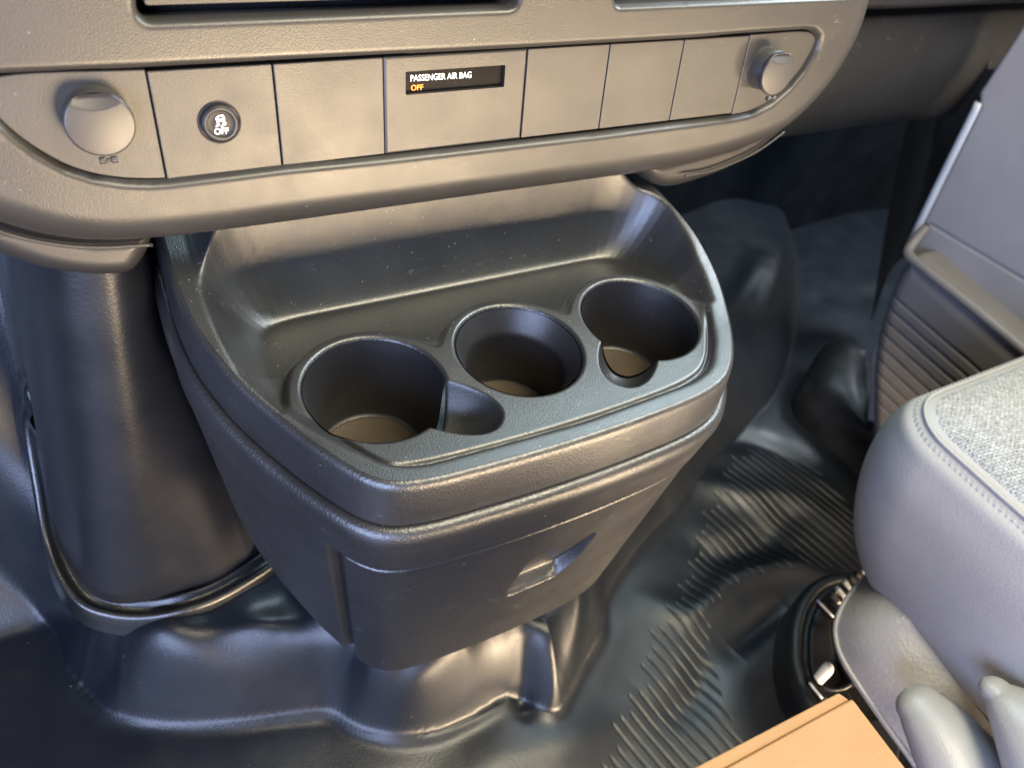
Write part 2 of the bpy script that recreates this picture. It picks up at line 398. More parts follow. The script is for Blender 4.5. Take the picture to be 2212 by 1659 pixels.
folds = [  # (pixel polyline, z it lies at, height, width)
 ([(100,1340),(136,1393),(166,1478),(251,1535),(352,1551),(503,1553),(654,1534),(719,1531),(779,1566),(855,1582),(930,1577),(1006,1548),(1108,1493)], -.372, .005, .0065),
 ([(1108,1491),(1195,1534),(1228,1475),(1258,1425),(1300,1353),(1305,1280),(1335,1222),(1406,1146),(1456,1091),(1520,1010)], -.39, .005, .007),
 ([(760,1440),(800,1480),(860,1510),(930,1480),(990,1430)], -.335, .011, .012),
 ([(1225,1290),(1240,1350),(1235,1410),(1215,1470)], -.36, .009, .010),
 ([(1120,1400),(1135,1450),(1150,1500)], -.36, -.008, .010),
 ([(300,1450),(450,1400),(600,1350)], -.31, .005, .014),
 ([(330,1500),(480,1480),(620,1460)], -.345, .003, .012),
 ([(180,1400),(210,1430),(260,1440)], -.33, -.012, .012),
 ([(1500,1180),(1560,1200),(1640,1180),(1700,1120)], -.42, -.006, .020),
 ([(1500,1330),(1600,1240),(1720,1225),(1830,1270)], -.42, .009, .018),
 ([(1580,1400),(1650,1340),(1700,1300)], -.42, -.008, .016),
 ([(1480,1040),(1600,1060),(1750,1090),(1850,1180)], -.42, .006, .022),
 ([(1520,940),(1650,960),(1780,1020)], -.42, -.007, .02),
 ([(1400,1300),(1480,1330),(1560,1290)], -.42, .004, .018),
 ([(1560,1050),(1640,1100),(1720,1190)], -.42, .004, .018),
 ([(1430,1560),(1500,1500),(1520,1420)], -.42, -.005, .018),
 ([(1550,700),(1600,640),(1640,560)], -.33, .008, .02),
 ([(1000,1690),(1200,1610),(1330,1560),(1400,1480)], -.40, .004, .022)]
hump_px = [(-420,700,-.36),(-260,1000,-.365),(-120,1180,-.365),(0,1270,-.368),(80,1320,-.37),(125,1375,-.372),(150,1440,-.373),(200,1505,-.373),(251,1538,-.373),(352,1556,-.373),(503,1556,-.375),(654,1537,-.376),(719,1534,-.376),(779,1570,-.38),(855,1586,-.382),(930,1581,-.384),(1006,1551,-.386),(1108,1500,-.39),(1195,1538,-.395),(1232,1480,-.397),(1262,1428,-.40),(1304,1353,-.405),(1312,1277,-.405),(1345,1222,-.407),(1412,1146,-.41),(1465,1091,-.41),(1530,1005,-.41),(1600,930,-.41),(1670,850,-.41),(1710,760,-.41),(1730,660,-.41),(1730,560,-.41),(1700,470,-.41),(1690,380,-.41)]
hp_ = spline(np.array([at(a, b_, 2, z)[:2] for a, b_, z in hump_px]), 6)
hump_sdf = poly_sdf(np.vstack([hp_, [[hp_[-1,0], 1.2], [hp_[0,0], 1.2]]]))
fl = [(line_dist(wl(p, z)), h, w) for p, z, h, w in folds]
ribreg = poly_sdf(np.array([at(a, b_, 2, -.42)[:2] for a, b_ in
   ((1290,1720),(1330,1560),(1385,1490),(1395,1400),(1440,1330),(1475,1260),(1500,1200),(1520,1120),(1560,1060),(1570,1000),(1640,960),(1760,1000),(1930,1200),(1900,1290),(1780,1230),(1690,1225),(1600,1245),(1560,1280),(1525,1320),(1530,1400),(1560,1500),(1640,1680),(1600,1780))]))
RP = 0.0122
def floor_H(X, Y):
    z = ftps(X, Y)
    d = hump_sdf(X, Y); wd = .050 + .03*sstep(.15, .5, X)
    t = np.clip(d/wd, 0, 1.0)
    hgt = .083 + .012*np.sin(X*23+1)*sstep(-.15, 0, X)
    z = z + hgt*(1 - (1-t)**2.0) + .05*np.clip(d-wd, 0, .3)
    z = z + .0055*np.sin(X*61 + 1.5*np.sin(Y*40))*np.sin(Y*47 + X*30)*sstep(.004, .04, d)*sstep(.28, .12, X)
    z = z + .0012*np.sin(X*38 + 2*np.sin(Y*21))*np.sin(Y*33 - X*17)*sstep(.0, -.03, d)
    bk = np.maximum(0, Y-.150); bk = np.sqrt(bk*bk + .02**2) - .02
    z = z + 1.75*np.minimum(bk, .2)*sstep(.0, -.10, X)
    for f, h, w in fl:
        d, t, s = f(X, Y); z = z + h*np.exp(-(d/w)**2)*np.sin(np.clip(t, .02, .98)*np.pi)**.35
    q = (X + 0.22*Y)/RP; k = np.floor(q); ph = q - k
    st = 0.007*np.sin(k*2.1)          # staggered rib ends
    m = ribreg(X, Y + st)
    prof = -0.0014*np.exp(-((ph-.5)/.09)**2)
    return z + prof*sstep(0, .003, m)
rx = np.concatenate([np.arange(-.5, .16, .003), np.arange(.16, .66, .0008), np.arange(.66, 1.7, .006)])
ry = np.concatenate([np.arange(-.6, -.3, .006), np.arange(-.3, .18, .0022), np.arange(.18, .65, .004)])
fl_o = sheet('floor', (0,0,0,0), 0, None, floor_H, lambda x, y, w: np.stack([x, y, w], -1), MAT['vinyl'], toward=(0, 0, 1), rx=rx, ry=ry)
tag(fl_o, 'wrinkled glossy black vinyl floor with moulded ribs under the console', None, kind='structure')

# footwell wall: dark carpeted toe board closing the view in front
def tw_map(x, y, w): return np.stack([x, 0.50 + 0*y - w, y], -1)
tw = sheet('footwell_wall', (-.5, -1.2, 1.9, .35), .02, None, lambda x, y: 0.012*np.sin(x*9)*np.sin(y*13+1), tw_map, MAT['carpet'], toward=(0, -1, 0))
tag(tw, kind='structure')

# ================================================================ DASH FASCIA
fascia = empty('dashboard_fascia', None, 'grey centre dash fascia with a row of blank switch panels and round outlet caps', 'dashboard')
op_px = [(-45,205),(-35,178),(0,163),(315,149),(828,122),(1140,106),(1480,86),(1622,74),(1735,66),(1754,69),(1765,82),(1758,108),(1733,150),(1703,187),(1662,222),(1622,242),(1580,251),(1292,287),(1125,305),(833,337),(610,358),(480,374),(360,388),(320,390),(265,388),(200,378),(140,358),(80,325),(30,288),(-20,240)]
op = np.array([uv(*p, -.003) for p in op_px])
op_s = resample(op, 400)
open_sdf = poly_sdf(op_s)
out_px = [(-300,300),(-200,400),(-100,460),(0,490),(60,507),(130,521),(210,528),(290,526),(400,516),(600,490),(1000,433),(1300,391),(1400,377),(1500,357),(1590,330),(1655,303),(1700,275),(1750,228),(1790,180),(1822,130),(1848,80),(1865,35),(1876,-5),(1880,-120)]
ob = [uv(*p, -.012) for p in out_px]
ob = np.array(ob); ob_s = spline(ob, 6)
ob_poly = np.vstack([ob_s, [[ob_s[-1, 0], ob_s[-1, 1]+.02], [ob_s[0, 0], ob_s[-1, 1]+.02]]])
out_sdf = poly_sdf(ob_poly)
ro_sdf = poly_sdf(spline(ob[2:-1], 4).tolist() + [[ob[-1,0], .5], [ob[0,0], .5]])   # distance that ignores the top
def rpoly(pts, r=0.004, n=5):
    "round the corners of a polygon"
    P = np.array(pts, float); out = []
    for i in range(len(P)):
        a, b_, c = P[i-1], P[i], P[(i+1) % len(P)]
        ra = min(r, .45*np.linalg.norm(a-b_)); rc = min(r, .45*np.linalg.norm(c-b_))
        p0 = b_ + (a-b_)/np.linalg.norm(a-b_)*ra; p2 = b_ + (c-b_)/np.linalg.norm(c-b_)*rc
        for k in range(n+1):
            t = k/n; out.append((1-t)**2*p0 + 2*t*(1-t)*b_ + t*t*p2)
    return np.array(out)
sl1 = rpoly([uv(290,-110), uv(300,46), uv(1117,16), uv(1135,-150)], .006)
sl2 = rpoly([uv(1318,-140), uv(1333,14), uv(1905,-10), uv(1905,-160)], .004)
s1, s2 = poly_sdf(sl1), poly_sdf(sl2)
def q_round(t): t = np.clip(t, 0, 1); return 1 - np.sqrt(np.maximum(0, 1-(1-t)**2))
def bez_H(u, v):
    do = ro_sdf(u, v); dp = -open_sdf(u, v)
    w = -0.023*q_round(do/.021)
    w = w - 0.0066*q_round(dp/.0045)
    w = w - 0.006*q_round(-s1(u, v)/.004) - 0.005*q_round(-s2(u, v)/.003)
    return w
bez_sdf = lambda u, v: np.minimum(np.minimum(out_sdf(u, v), -open_sdf(u, v)), np.minimum(-s1(u, v), -s2(u, v)))
sheet('bezel', (ob_poly[:,0].min(), ob_poly[:,1].min(), ob_poly[:,0].max(), uv(1100,-80)[1]), .0010, bez_sdf, bez_H, pmap, MAT['bezel'], fascia, skirt=.010, toward=tuple(PW))
# dark backing behind the panels and the recesses
prism('backing', [[-.25,.08],[.36,.08],[.40,.13],[.40,.30],[-.25,.30]], -.05, -.022, pmap, MAT['black'], fascia, bevel=0)
# radio face showing in the upper left recess
prism('radio_face', rpoly([uv(309,-110,-.006), uv(311,13,-.006), uv(1098,-10,-.006), uv(1110,-150,-.006)], .002), -.02, -.0055, pmap, MAT['panel'], fascia, bevel=.0006)
# switch panels
PWL = -0.0045
def cut_panel(i):
    tops = [(-60,168),(315,150),(588,137),(828,123),(1140,107),(1320,96),(1480,87),(1622,75),(1900,60)]
    bots = [(-60,440),(359,386),(610,355),(833,334),(1125,303),(1292,285),(1445,265),(1580,249),(1700,215)]
    ua = (uv(*tops[i], PWL)[0] + uv(*bots[i], PWL)[0])/2; ub = (uv(*tops[i+1], PWL)[0] + uv(*bots[i+1], PWL)[0])/2
    return ua, ub
inner = op_s.copy()
c0 = inner.mean(0)
vt = np.mean([uv(*p, PWL)[1] for p in ((315,151),(828,124),(1140,108),(1480,88))])
vb = np.mean([uv(*p, PWL)[1] for p in ((610,354),(833,333),(1125,302),(1445,264))])
def side_panel(which):
    P = [p for p in op]
    ua, ub = cut_panel(0 if which == 'l' else 7)
    if which == 'l':
        px = [(315,150.5),(0,165),(-33,180),(-42,205),(-20,238),(30,286),(80,322),(140,355),(200,375),(265,385),(320,387),(359,386)]
        pts = spline([uv(*p, PWL) for p in px], 6)
        pts = np.array([[min(p[0], ub-.0003), p[1]] for p in pts])
    else:
        px = [(1580,249),(1620,240),(1660,219.5),(1700,185),(1730,149),(1754,108),(1761,84),(1752,72),(1735,68.5),(1622,75.5)]
        pts = spline([uv(*p, PWL) for p in px], 6)
        pts = np.array([[max(p[0], ua+.0003), p[1]] for p in pts])
    return pts
prism('outlet_panel', side_panel('l'), PWL-.008, PWL, pmap, MAT['panel'], fascia, bevel=.0007)
prism('outlet_panel', side_panel('r'), PWL-.008, PWL, pmap, MAT['panel'], fascia, bevel=.0007)
for i in range(1, 7):
    ua, ub = cut_panel(i)
    g = 0.0003
    nm = {1: 'switch_panel', 3: 'indicator_panel'}.get(i, 'blank_panel')
    if i == 3:
        d = [uv(876,155,PWL), uv(1092,142,PWL), uv(1088,190,PWL), uv(878,205,PWL)]
        # panel with a window: four butted bars in one mesh
        x0 = min(d[0][0], d[3][0]); x1 = max(d[1][0], d[2][0]); y1 = (d[0][1]+d[1][1])/2; y0 = (d[2][1]+d[3][1])/2
        def H(u, v): return PWL - .0008*q_round(np.minimum(np.minimum(u-ua-g, ub-g-u), np.minimum(v-vb, vt-v))/.0008)
        box = poly_sdf(rpoly([[ua+g, vb], [ub-g, vb], [ub-g, vt], [ua+g, vt]], .0006))
        win = poly_sdf(rpoly([[x0, y0], [x1, y0], [x1, y1], [x0, y1]], .0008))
        sheet(nm, (ua, vb-.001, ub, vt+.001), .0006, lambda u, v: np.minimum(box(u, v), -win(u, v)), H, pmap, MAT['panel'], fascia, skirt=.006, toward=tuple(PW))
        disp = prism('indicator_display', [[x0-.001, y0-.001], [x1+.001, y0-.001], [x1+.001, y1+.001], [x0-.001, y1+.001]], PWL-.008, PWL-.0032, pmap, MAT['gloss'], fascia, bevel=.0004)
        TWL = PWL - .0029
        text('lettering', 'PASSENGER AIR BAG', 887, 177, 1018, 169, 14.0, TWL, MAT['white'], disp, bold=.006)
        text('lettering', 'OFF', 888, 197, 914, 195.4, 12.5, TWL, MAT['amber'], disp, bold=.006)['label'] = 'amber lit OFF lettering'
    else:
        prism(nm, [[ua+g, vb], [ub-g, vb], [ub-g, vt], [ua+g, vt]], PWL-.008, PWL, pmap, MAT['panel'], fascia, bevel=.0007)
# traction button
bc = uv(474, 265, PWL); bo = pmap(bc[0], bc[1], PWL)
btn = lathe('traction_button', [(.0108,-.0005),(.0108,.0002),(.0102,.0006),(.0098,.0002),(.0096,-.003),(.0094,-.003),(.0094,.0022),(.0090,.0030),(.0078,.0034),(.0070,.0030),(.0066,.0027),(.004,.0031),(.002,.0033),(.0004,.0034)], bo, PU, PV, PW, plastic('satin_button_plastic', (.014,.014,.016), .42, 1500, .04, spec=.22), fascia)
lathe('button_ring', [(.0082,.0033),(.0079,.0038),(.0072,.0036),(.0069,.0031)], bo, PU, PV, PW, MAT['cap'], btn, cap=False)
BW = PWL + .0037
def px_poly(name, polys, w, mat, parent):
    V = []; Fc = []
    for P in polys:
        b0 = len(V); V += [pmap(*uv(a, c, w), w) for a, c in P]; Fc.append(tuple(range(b0, b0+len(P)))[::-1])
    return link(name, np.array(V), Fc, mat, parent, smooth=False)
def zz(a, b_):   # zoom pixel -> picture pixel for the symbol
    return ((100 + a/3.687)*.8866, (150 + b_/3.687)*.8866)
car = [[(1590,486),(1635,482),(1650,510),(1653,540),(1578,542),(1567,515)]]
win_ = [[(1598,497),(1628,494),(1638,512),(1590,516)]]
wh = [[(1580,542),(1594,542),(1594,556),(1580,556)],[(1636,540),(1650,540),(1650,554),(1636,554)]]
sk = [[(1592,560),(1606,556),(1592,568),(1612,572),(1575,590),(1562,588),(1590,577),(1570,573)],[(1636,558),(1648,549),(1672,550),(1648,562),(1668,566),(1625,590),(1610,588),(1640,572),(1622,570)]]
px_poly('symbol', [[zz(*p) for p in P] for P in car+wh+sk], BW, MAT['white'], btn)
px_poly('symbol_window', [[zz(*p) for p in P] for P in win_], BW+.00008, MAT['gloss'], btn)
text('lettering', 'OFF', *zz(1562,661), *zz(1688,650), 13.5, BW, MAT['white'], btn, bold=.006)
# outlet caps
def outlet(px, py, name_label, stick):
    c = uv(px, py, PWL + stick); o0 = pmap(c[0], c[1], PWL)
    s = stick
    col = lathe('outlet_cap', [(.0150,-.001),(.0148,.0006),(.0143,.0012),(.0141,.0022),(.0140,s-.0045),(.0136,s-.0042),(.0136,s-.0034)], o0, PU, PV, PW, MAT['cap'], fascia, cap=False)
    col['label'] = name_label
    # domed lid with a scooped thumb tab at its upper edge
    n = 144; th = np.linspace(0, 2*np.pi, n, endpoint=False); rows = []
    prof = [(.0136,s-.0034),(.0148,s-.0031),(.0152,s-.0022),(.0152,s-.0010),(.0149,s-.0003),(.0144,s),(.0141,s+.0001)] + [(r, s+.0001+.0006*(1-(r/.014)**2)) for r in np.linspace(.0137, .0001, 34)]
    for r, w in prof:
        x = r*np.cos(th); y = r*np.sin(th)
        y2 = np.where(y > .0128, .0128 + (y-.0128)*.2, y)
        tab = np.maximum(0, y2 - (.0066 + x*x*26))
        w2 = w - np.where(r < .01445, .42*tab, 0)
        rows.append(o0 + x[:, None]*PU + y2[:, None]*PV + (w2 + 0*x)[:, None]*PW)
    lid = grid_patch('lid', np.array(rows).transpose(1, 0, 2), MAT['cap'], col, closed_u=True, toward=None)
    fix_normals(lid, tuple(PW))
    hb = o0 - PV*.0172 + PW*(s-.0012)
    for k in (-1, 1):
        a = hb + PU*(k*.0012); b_ = hb + PU*(k*.0040)
        tube('hinge', [a, (a+b_)/2, b_], .0017, MAT['cap'], col, n=12, res=2)
    tube('hinge_pin', [hb-PU*.0014, hb, hb+PU*.0014], .0009, MAT['cap'], col, n=10, res=2)
outlet(217, 270, 'left outlet cap, seen straight on, thumb tab up', .011)
outlet(1682, 160, 'right outlet cap, seen from the side on its dark collar', .016)

# lower trim lips under the fascia
def lip(pts, w0, label, dep):
    P = spline([uv(*p, w0) for p in pts[0]], 6)
    P = np.vstack([P, [uv(*p, w0) for p in pts[1]]])
    f = poly_sdf(P)
    o = sheet('lower_trim', (P[:,0].min()-.002, P[:,1].min()-.002, P[:,0].max()+.002, P[:,1].max()+.002), .0009, f,
              lambda u, v: w0 - .012*q_round(f(u, v)/.012) * (v < 1), pmap, MAT['lip'], fascia, skirt=dep, toward=tuple(PW))
    o['label'] = label; return o
lip(([(335,500),(334,527),(322,560),(295,595),(262,606),(180,606),(90,592),(0,562),(-90,520),(-200,440)], [(-200,380),(-100,420),(0,470),(200,505)]), -.016, 'charcoal lower trim lip at the left', .03)
lip(([(1395,350),(1400,385),(1440,412),(1530,392),(1600,362),(1650,330),(1698,288),(1720,262)], [(1700,240),(1600,300),(1450,340)]), -.016, 'charcoal lower trim lip at the right', .03)
tube('trim_edge', [pmap(*uv(a, b_, -.012), -.012) for a, b_ in ((-60,470),(0,500),(100,525),(200,535),(330,529))], .0012, MAT['bezel'], fascia, n=8)
tube('trim_edge', [pmap(*uv(a, b_, -.012), -.012) for a, b_ in ((1480,380),(1530,372),(1590,350),(1640,325),(1694,286))], .0009, MAT['bezel'], fascia, n=8)

# ================================================================ CUP HOLDER CONSOLE
console = empty('cup_holder_console', None, 'charcoal plastic console tray with three round cup holders and a drawer below', 'console')
XC = 0.099
hl = [(XC+d, y) for d, y in [(-.184,.205),(-.185,.16),(-.1865,.121),(-.1878,.090),(-.1868,.0688),(-.1843,.0529),(-.1797,.0367),(-.1738,.0202),(-.1667,.0042),(-.1589,-.0120),(-.1515,-.0273),(-.1442,-.0415),(-.1374,-.0535),(-.1301,-.0640),(-.1220,-.0712),(-.1130,-.0752),(-.0980,-.0783),(-.0823,-.0798),(-.0266,-.0824)]]
hr = [(XC+d, y) for d, y in [(.0380,-.0820),(.0880,-.0779),(.1100,-.0712),(.1255,-.0600),(.1387,-.0455),(.1529,-.0250),(.1639,-.0045),(.1715,.0154),(.1755,.0363),(.1765,.0516),(.1752,.0674),(.1715,.0889),(.1667,.1099),(.160,.14),(.152,.205)]]
O0 = resample(np.vstack([spline(hl + hr, 14)]), 900, closed=False)
ON = np.gradient(O0, axis=0); ON = np.stack([ON[:, 1], -ON[:, 0]], -1); ON /= np.linalg.norm(ON, axis=1)[:, None]
ON *= np.where((ON * (O0 - [XC, .1])).sum(1) < 0, -1, 1)[:, None]
O_poly = np.vstack([O0, [[XC, .206]]])
osdf = poly_sdf(np.vstack([O0[::3], [[O0[-1,0], .40]], [[O0[0,0], .40]]]))        # plan distance, open at the back
def rimz(y): return .005 + .031*sstep(-.03, .14, y)
CUPS = [(0.0, 0.0, .0415), (.0968, .0015, .0410), (.1925, .0015, .0410)]
SCOOP = [(.030,-.0250,.75,-.66,.0370,.0200,.024), (.1925-.0275,-.0245,-.70,-.714,.0350,.0195,.022)]
tr_floor = -.0085
TRP = [(-.041,.092),(-.0505,.05),(-.0545,.025),(-.050,0),(-.041,-.018),(-.029,-.036),(-.014,-.055),(.0,-.0625),(.10,-.0665),(.185,-.0625),(.203,-.056),(.223,-.034),(.2385,-.006),(.2440,.02),(.2430,.05),(.233,.0895)]
def _round_poly(P, radii, n=8):
    P = np.array(P, float); out = []
    for i in range(len(P)):
        a, b_, c = P[i-1], P[i], P[(i+1) % len(P)]; r = radii.get(i, .006)
        ra = min(r, .48*np.linalg.norm(a-b_)); rc = min(r, .48*np.linalg.norm(c-b_))
        p0 = b_ + (a-b_)/np.linalg.norm(a-b_)*ra; p2 = b_ + (c-b_)/np.linalg.norm(c-b_)*rc
        for k in range(n+1):
            t = k/n; out.append((1-t)**2*p0 + 2*t*(1-t)*b_ + t*t*p2)
    return np.array(out)
trough_sdf = poly_sdf(_round_poly([(x*.62, y) for x, y in TRP], {0: .018, 15: .018}))
def smax(a, b, k): return k*np.logaddexp(a/k, b/k)
def tray_H(x, y, noc=False):
    d = osdf(x, y)
    ld = np.full(x.shape, 1e9)
    for cx, cy, r in CUPS:
        e = np.hypot(x-cx, y-cy) - (r + .0085); ld = -np.logaddexp(-ld/.006, -e/.006)*.006
    e = y + .010; ld = -np.logaddexp(-ld/.008, -e/.008)*.008
    land = sstep(.003, -.003, ld)
    tr_floor = -.0055 - .0145*np.clip((y-.03)/.063, 0, 1)
    z = tr_floor*(1-land)
    rim = rimz(y)
    e = -trough_sdf(x*.62, y)
    e = .5*(e + np.sqrt(e*e + .0016**2))
    W = 1.15*e + 62*e*e
    cap = rim + .026*sstep(.0135, .046, d)*sstep(.060, .100, y)
    zz_ = -smax(-(z + W), -cap, .0016)
    z = zz_
    z = z - .0030*np.exp(-((d-.0170)/.0016)**2)*sstep(.0, -.03, y)
    for cx, cy, ux, uy, ra, rb, dep in SCOOP:
        a_ = ((x-cx)*ux + (y-cy)*uy)/ra; b_ = (-(x-cx)*uy + (y-cy)*ux)/rb
        q2 = np.abs(a_)**2.3 + np.abs(b_)**2.3
        bowl = dep*np.clip(1-q2, 0, 1)**.8
        bowl = np.where(bowl < .004, bowl*bowl/.008, bowl-.002)
        z = z - bowl
    if not noc:
        for i, (cx, cy, r) in enumerate(CUPS):
            e = np.hypot(x-cx, y-cy) - r; z = z - .0022*q_round(e/.0024)
    return z
def tray_sdf(x, y):
    d = osdf(x, y) - .0035
    for cx, cy, r in CUPS: d = np.minimum(d, np.hypot(x-cx, y-cy) - r)
    return d
xyz = lambda x, y, w: np.stack([x, y, w], -1)
tray = sheet('cup_tray', (XC-.19, -.088, XC+.19, .19), .0008, tray_sdf, tray_H, xyz, MAT['tray'], console, toward=(0, 0, 1))
# cup wells
for i, (cx, cy, r) in enumerate(CUPS):
    n = 200; th = np.linspace(0, 2*np.pi, n, endpoint=False); dep = (.062, .062, .060)[i]; rb = .0335
    cs, sn = np.cos(th), np.sin(th)
    top = tray_H(cx + (r+.00002)*cs, cy + (r+.00002)*sn) 
    rows = []
    if i == 1: prof = [(0, r), (.002, r-.0010), (.016, r-.0078), (.0185, r-.0086), (.030, .0322), (.050, .0321), (dep-.003, .0320), (dep-.0008, .0326), (dep, .030)]
    else: prof = [(0, r), (.002, r-.0006), (.010, r-.0018), (.025, r-.0035), (.040, r-.0050), (dep-.006, .0345), (dep-.003, .0338), (dep-.0008, .0330), (dep, .030)]
    zz0 = np.linspace(0, 1, 40)
    pd = np.array([p[0] for p in prof]); pr = np.array([p[1] for p in prof])
    for t in zz0:
        z = top + (-dep - top)*t
        rr = np.interp(-z, pd, pr)
        rows.append(np.stack([cx + rr*cs, cy + rr*sn, z], -1))
    w_ = grid_patch('cup_holder', np.array(rows).transpose(1, 0, 2), MAT['cup'], console, closed_u=True)
    fix_normals(w_, (0, 0, 1))
    me = w_.data
    c_ = np.array([cx, cy])
    pn = me.polygons[len(me.polygons)//3]
    if (pn.normal.x*(pn.center.x-cx) + pn.normal.y*(pn.center.y-cy)) > 0: me.flip_normals()
    mt_ = lathe('rubber_mat', [(.0345,-.001),(.0325,.0004),(.0315,.0010),(.0300,.0010),(.0290,.0006),(.015,.0006)], (cx, cy, -dep), (1,0,0), (0,1,0), (0,0,1), MAT['mat'], None, n=96)
    tag(mt_, ('round brown mat lying in the bottom of the left cup holder', 'round brown mat lying in the bottom of the middle cup holder', 'round brown mat lying in the bottom of the right cup holder')[i], 'mat', 'round mats in the cup holders')

zb_y = np.array([-.09, -.02, .03, .10, .146, .21]); zb_z = np.array([-.262, -.250, -.215, -.165, -.145, -.085])
def body_point(P, nrm, off, z):
    t = np.clip((-z-.045)/.215, 0, 1.2)
    x = XC + (P[:, 0]-XC)*(1-.16*t); y = .1 + (P[:, 1]-.1)*(1-.13*t)
    return np.stack([x + nrm[:, 0]*off, y + nrm[:, 1]*off, z], -1)
# lid skirt and shoulder
rows = []
rz = rimz(O0[:, 1])
for off, dz in [(-.0050,-.0003),(-.0040,-.0001),(-.0028,-.0004),(-.0016,-.0012),(-.0007,-.0024),(-.0001,-.0040),(.0002,-.006),(.0007,-.012),(.0012,-.020),(.0017,-.031),(.0012,-.034),(.0004,-.035)]:
    rows.append(np.stack([O0[:, 0]+ON[:, 0]*off, O0[:, 1]+ON[:, 1]*off, rz+dz], -1))
sk_ = grid_patch('tray_rim', np.array(rows).transpose(1, 0, 2), MAT['shell'], console, toward=(0, -1, .2))
# shell
isfront = np.maximum(0, np.abs(O0[:, 0]-XC) - .1405); 
front_in = (.1415 - np.abs(O0[:, 0]-XC))                          # >0 in the drawer zone
front_in = np.where(O0[:, 1] < .02, front_in, -.05)
zb = np.interp(O0[:, 1], zb_y, zb_z)
rows = []
sh_top = -.0335 + rz*0.95
prof = [(.0005,-.0005),(.0022,.0002),(.0042,-.0004),(.0062,-.0020),(.0074,-.0042),(.0080,-.0072),(.0080,-.0100),(.0074,-.0140),(.0066,-.0190)]
for off, dz in prof: rows.append(body_point(O0, ON, off, sh_top+dz))
ts = np.concatenate([np.linspace(.02, .3, 26), np.linspace(.3, .97, 60)[1:]])
for t in ts:
    z = (sh_top-.019) + t*(zb - (sh_top-.019))
    seam = sstep(-.0712, -.0732, z)
    off = .0066 - .0016*sstep(0, .2, t) - .013*seam*sstep(-.0022, .0010, front_in) - .004*q_round((1-t)/.06)*(front_in < 0)
    rows.append(body_point(O0, ON, off, z))
for dz, off in [(.0, -.004), (-.003, -.010), (-.004, -.018), (-.002, -.05)]:
    rows.append(body_point(O0, ON, off - .008*(front_in > 0), zb+dz))
grid_patch('console_shell', np.array(rows).transpose(1, 0, 2), MAT['shell'], console, toward=(0, -1, -.2))
# drawer front
sel = np.where(front_in > .0032)[0]; sel = sel[(O0[sel, 1] < .02)]
DP = resample(O0[sel], 420, closed=False); DN = np.stack([np.interp(np.linspace(0, 1, 420), np.linspace(0, 1, len(sel)), ON[sel, k]) for k in (0, 1)], -1)
ds = np.concatenate([[0], np.cumsum(np.linalg.norm(np.diff(DP, axis=0), axis=1))]); de = np.minimum(ds, ds[-1]-ds)
hpx = [(1154,1184),(1210,1161),(1270,1137),(1279,1140),(1262,1172),(1240,1205),(1214,1232),(1200,1243),(1150,1266),(1103,1286),(1092,1286),(1100,1262),(1114,1236),(1136,1197)]
hxz = np.array([at(a, b_, 1, -.073)[[0, 2]] for a, b_ in hpx]); hsdf = poly_sdf(spline(hxz, 5, closed=True))
hz0, hz1 = hxz[:, 1].min(), hxz[:, 1].max()
rows = []
zt = -.0752
for t in np.concatenate([[0, 0, 0], np.linspace(.004, .97, 170), [1, 1, 1]]):
    pass
tt = np.concatenate([[-2, -1], np.linspace(0, 1, 190), [2, 3]])
for t in tt:
    tc_ = min(max(t, 0), 1)
    zbd = np.interp(DP[:, 1], zb_y, zb_z) - .004
    z = zt + tc_*(zbd - zt)
    off = np.full(len(DP), .0046)
    off = off - .004*q_round(de/.004) - .004*q_round(tc_*.19/.0035)*(tc_ < .5) - .008*q_round((1-tc_)*.19/.010)*(tc_ > .5)
    if t < 0: off = off - .006*abs(t)
    if t > 1: off = off - .008*(t-1)
    base = body_point(DP, DN, 0, z)
    h = hsdf(base[:, 0], z)
    inn = sstep(0, .0012, h)
    fr = np.clip((hz1 - z)/(hz1-hz0), 0, 1)
    dp = (.0010 + .010*np.clip(fr/.84, 0, 1))*np.where(fr > .84, 1 - sstep(.84, 1.0, fr)*.8, 1)
    off = off - inn*dp*(t >= 0)*(t <= 1)
    side = (de < .0001) 
    rows.append(body_point(DP, DN, off, z))
P = np.array(rows).transpose(1, 0, 2)
endl = P[:1].copy(); endl[:, :, 1] += .012; endr = P[-1:].copy(); endr[:, :, 1] += .012
grid_patch('drawer', np.concatenate([endl, P, endr]), MAT['shell'], console, toward=(0, -1, 0))

# ================================================================ ENGINE COVER at the left
cover = empty('engine_cover', None, 'black rounded engine cover column left of the console with a rubber seal', 'engine cover')
bot = spline([at(540,1205,2,-.285), at(480,1245,2,-.285), at(400,1272,2,-.285), at(300,1300,2,-.285), at(240,1298,2,-.28), at(190,1278,2,-.275), at(150,1225,2,-.265), at(118,1150,2,-.25), at(98,1050,2,-.22), at(78,930,2,-.18)], 8)
top = spline([at(330,560,1,.15), at(300,560,1,.115), at(250,560,1,.10), at(200,560,1,.10), at(140,560,1,.105), at(90,560,1,.118), at(55,560,1,.135), at(30,560,1,.155), at(16,560,1,.18), at(10,560,1,.21)], 8)
bot = resample(bot, 90, False); top = resample(top, 90, False)
bot = np.vstack([bot[0] + [.06, .06, .0], bot, bot[-1] + [-.002, .08, .06]]); top = np.vstack([top[0]+[.05, .06, 0], top, top[-1]+[0, .08, 0]])
rows = [top + (bot-top)*t + np.array([0, -.004*math.sin(t*math.pi), 0]) for t in np.linspace(-.25, 1.0, 40)]
rows.append(bot + [0, .004, -.012]); rows.append(bot+[0, .01, -.05])
grid_patch('cover_shell', np.array(rows).transpose(1, 0, 2), MAT['duct'], cover, toward=(0, -1, 0))
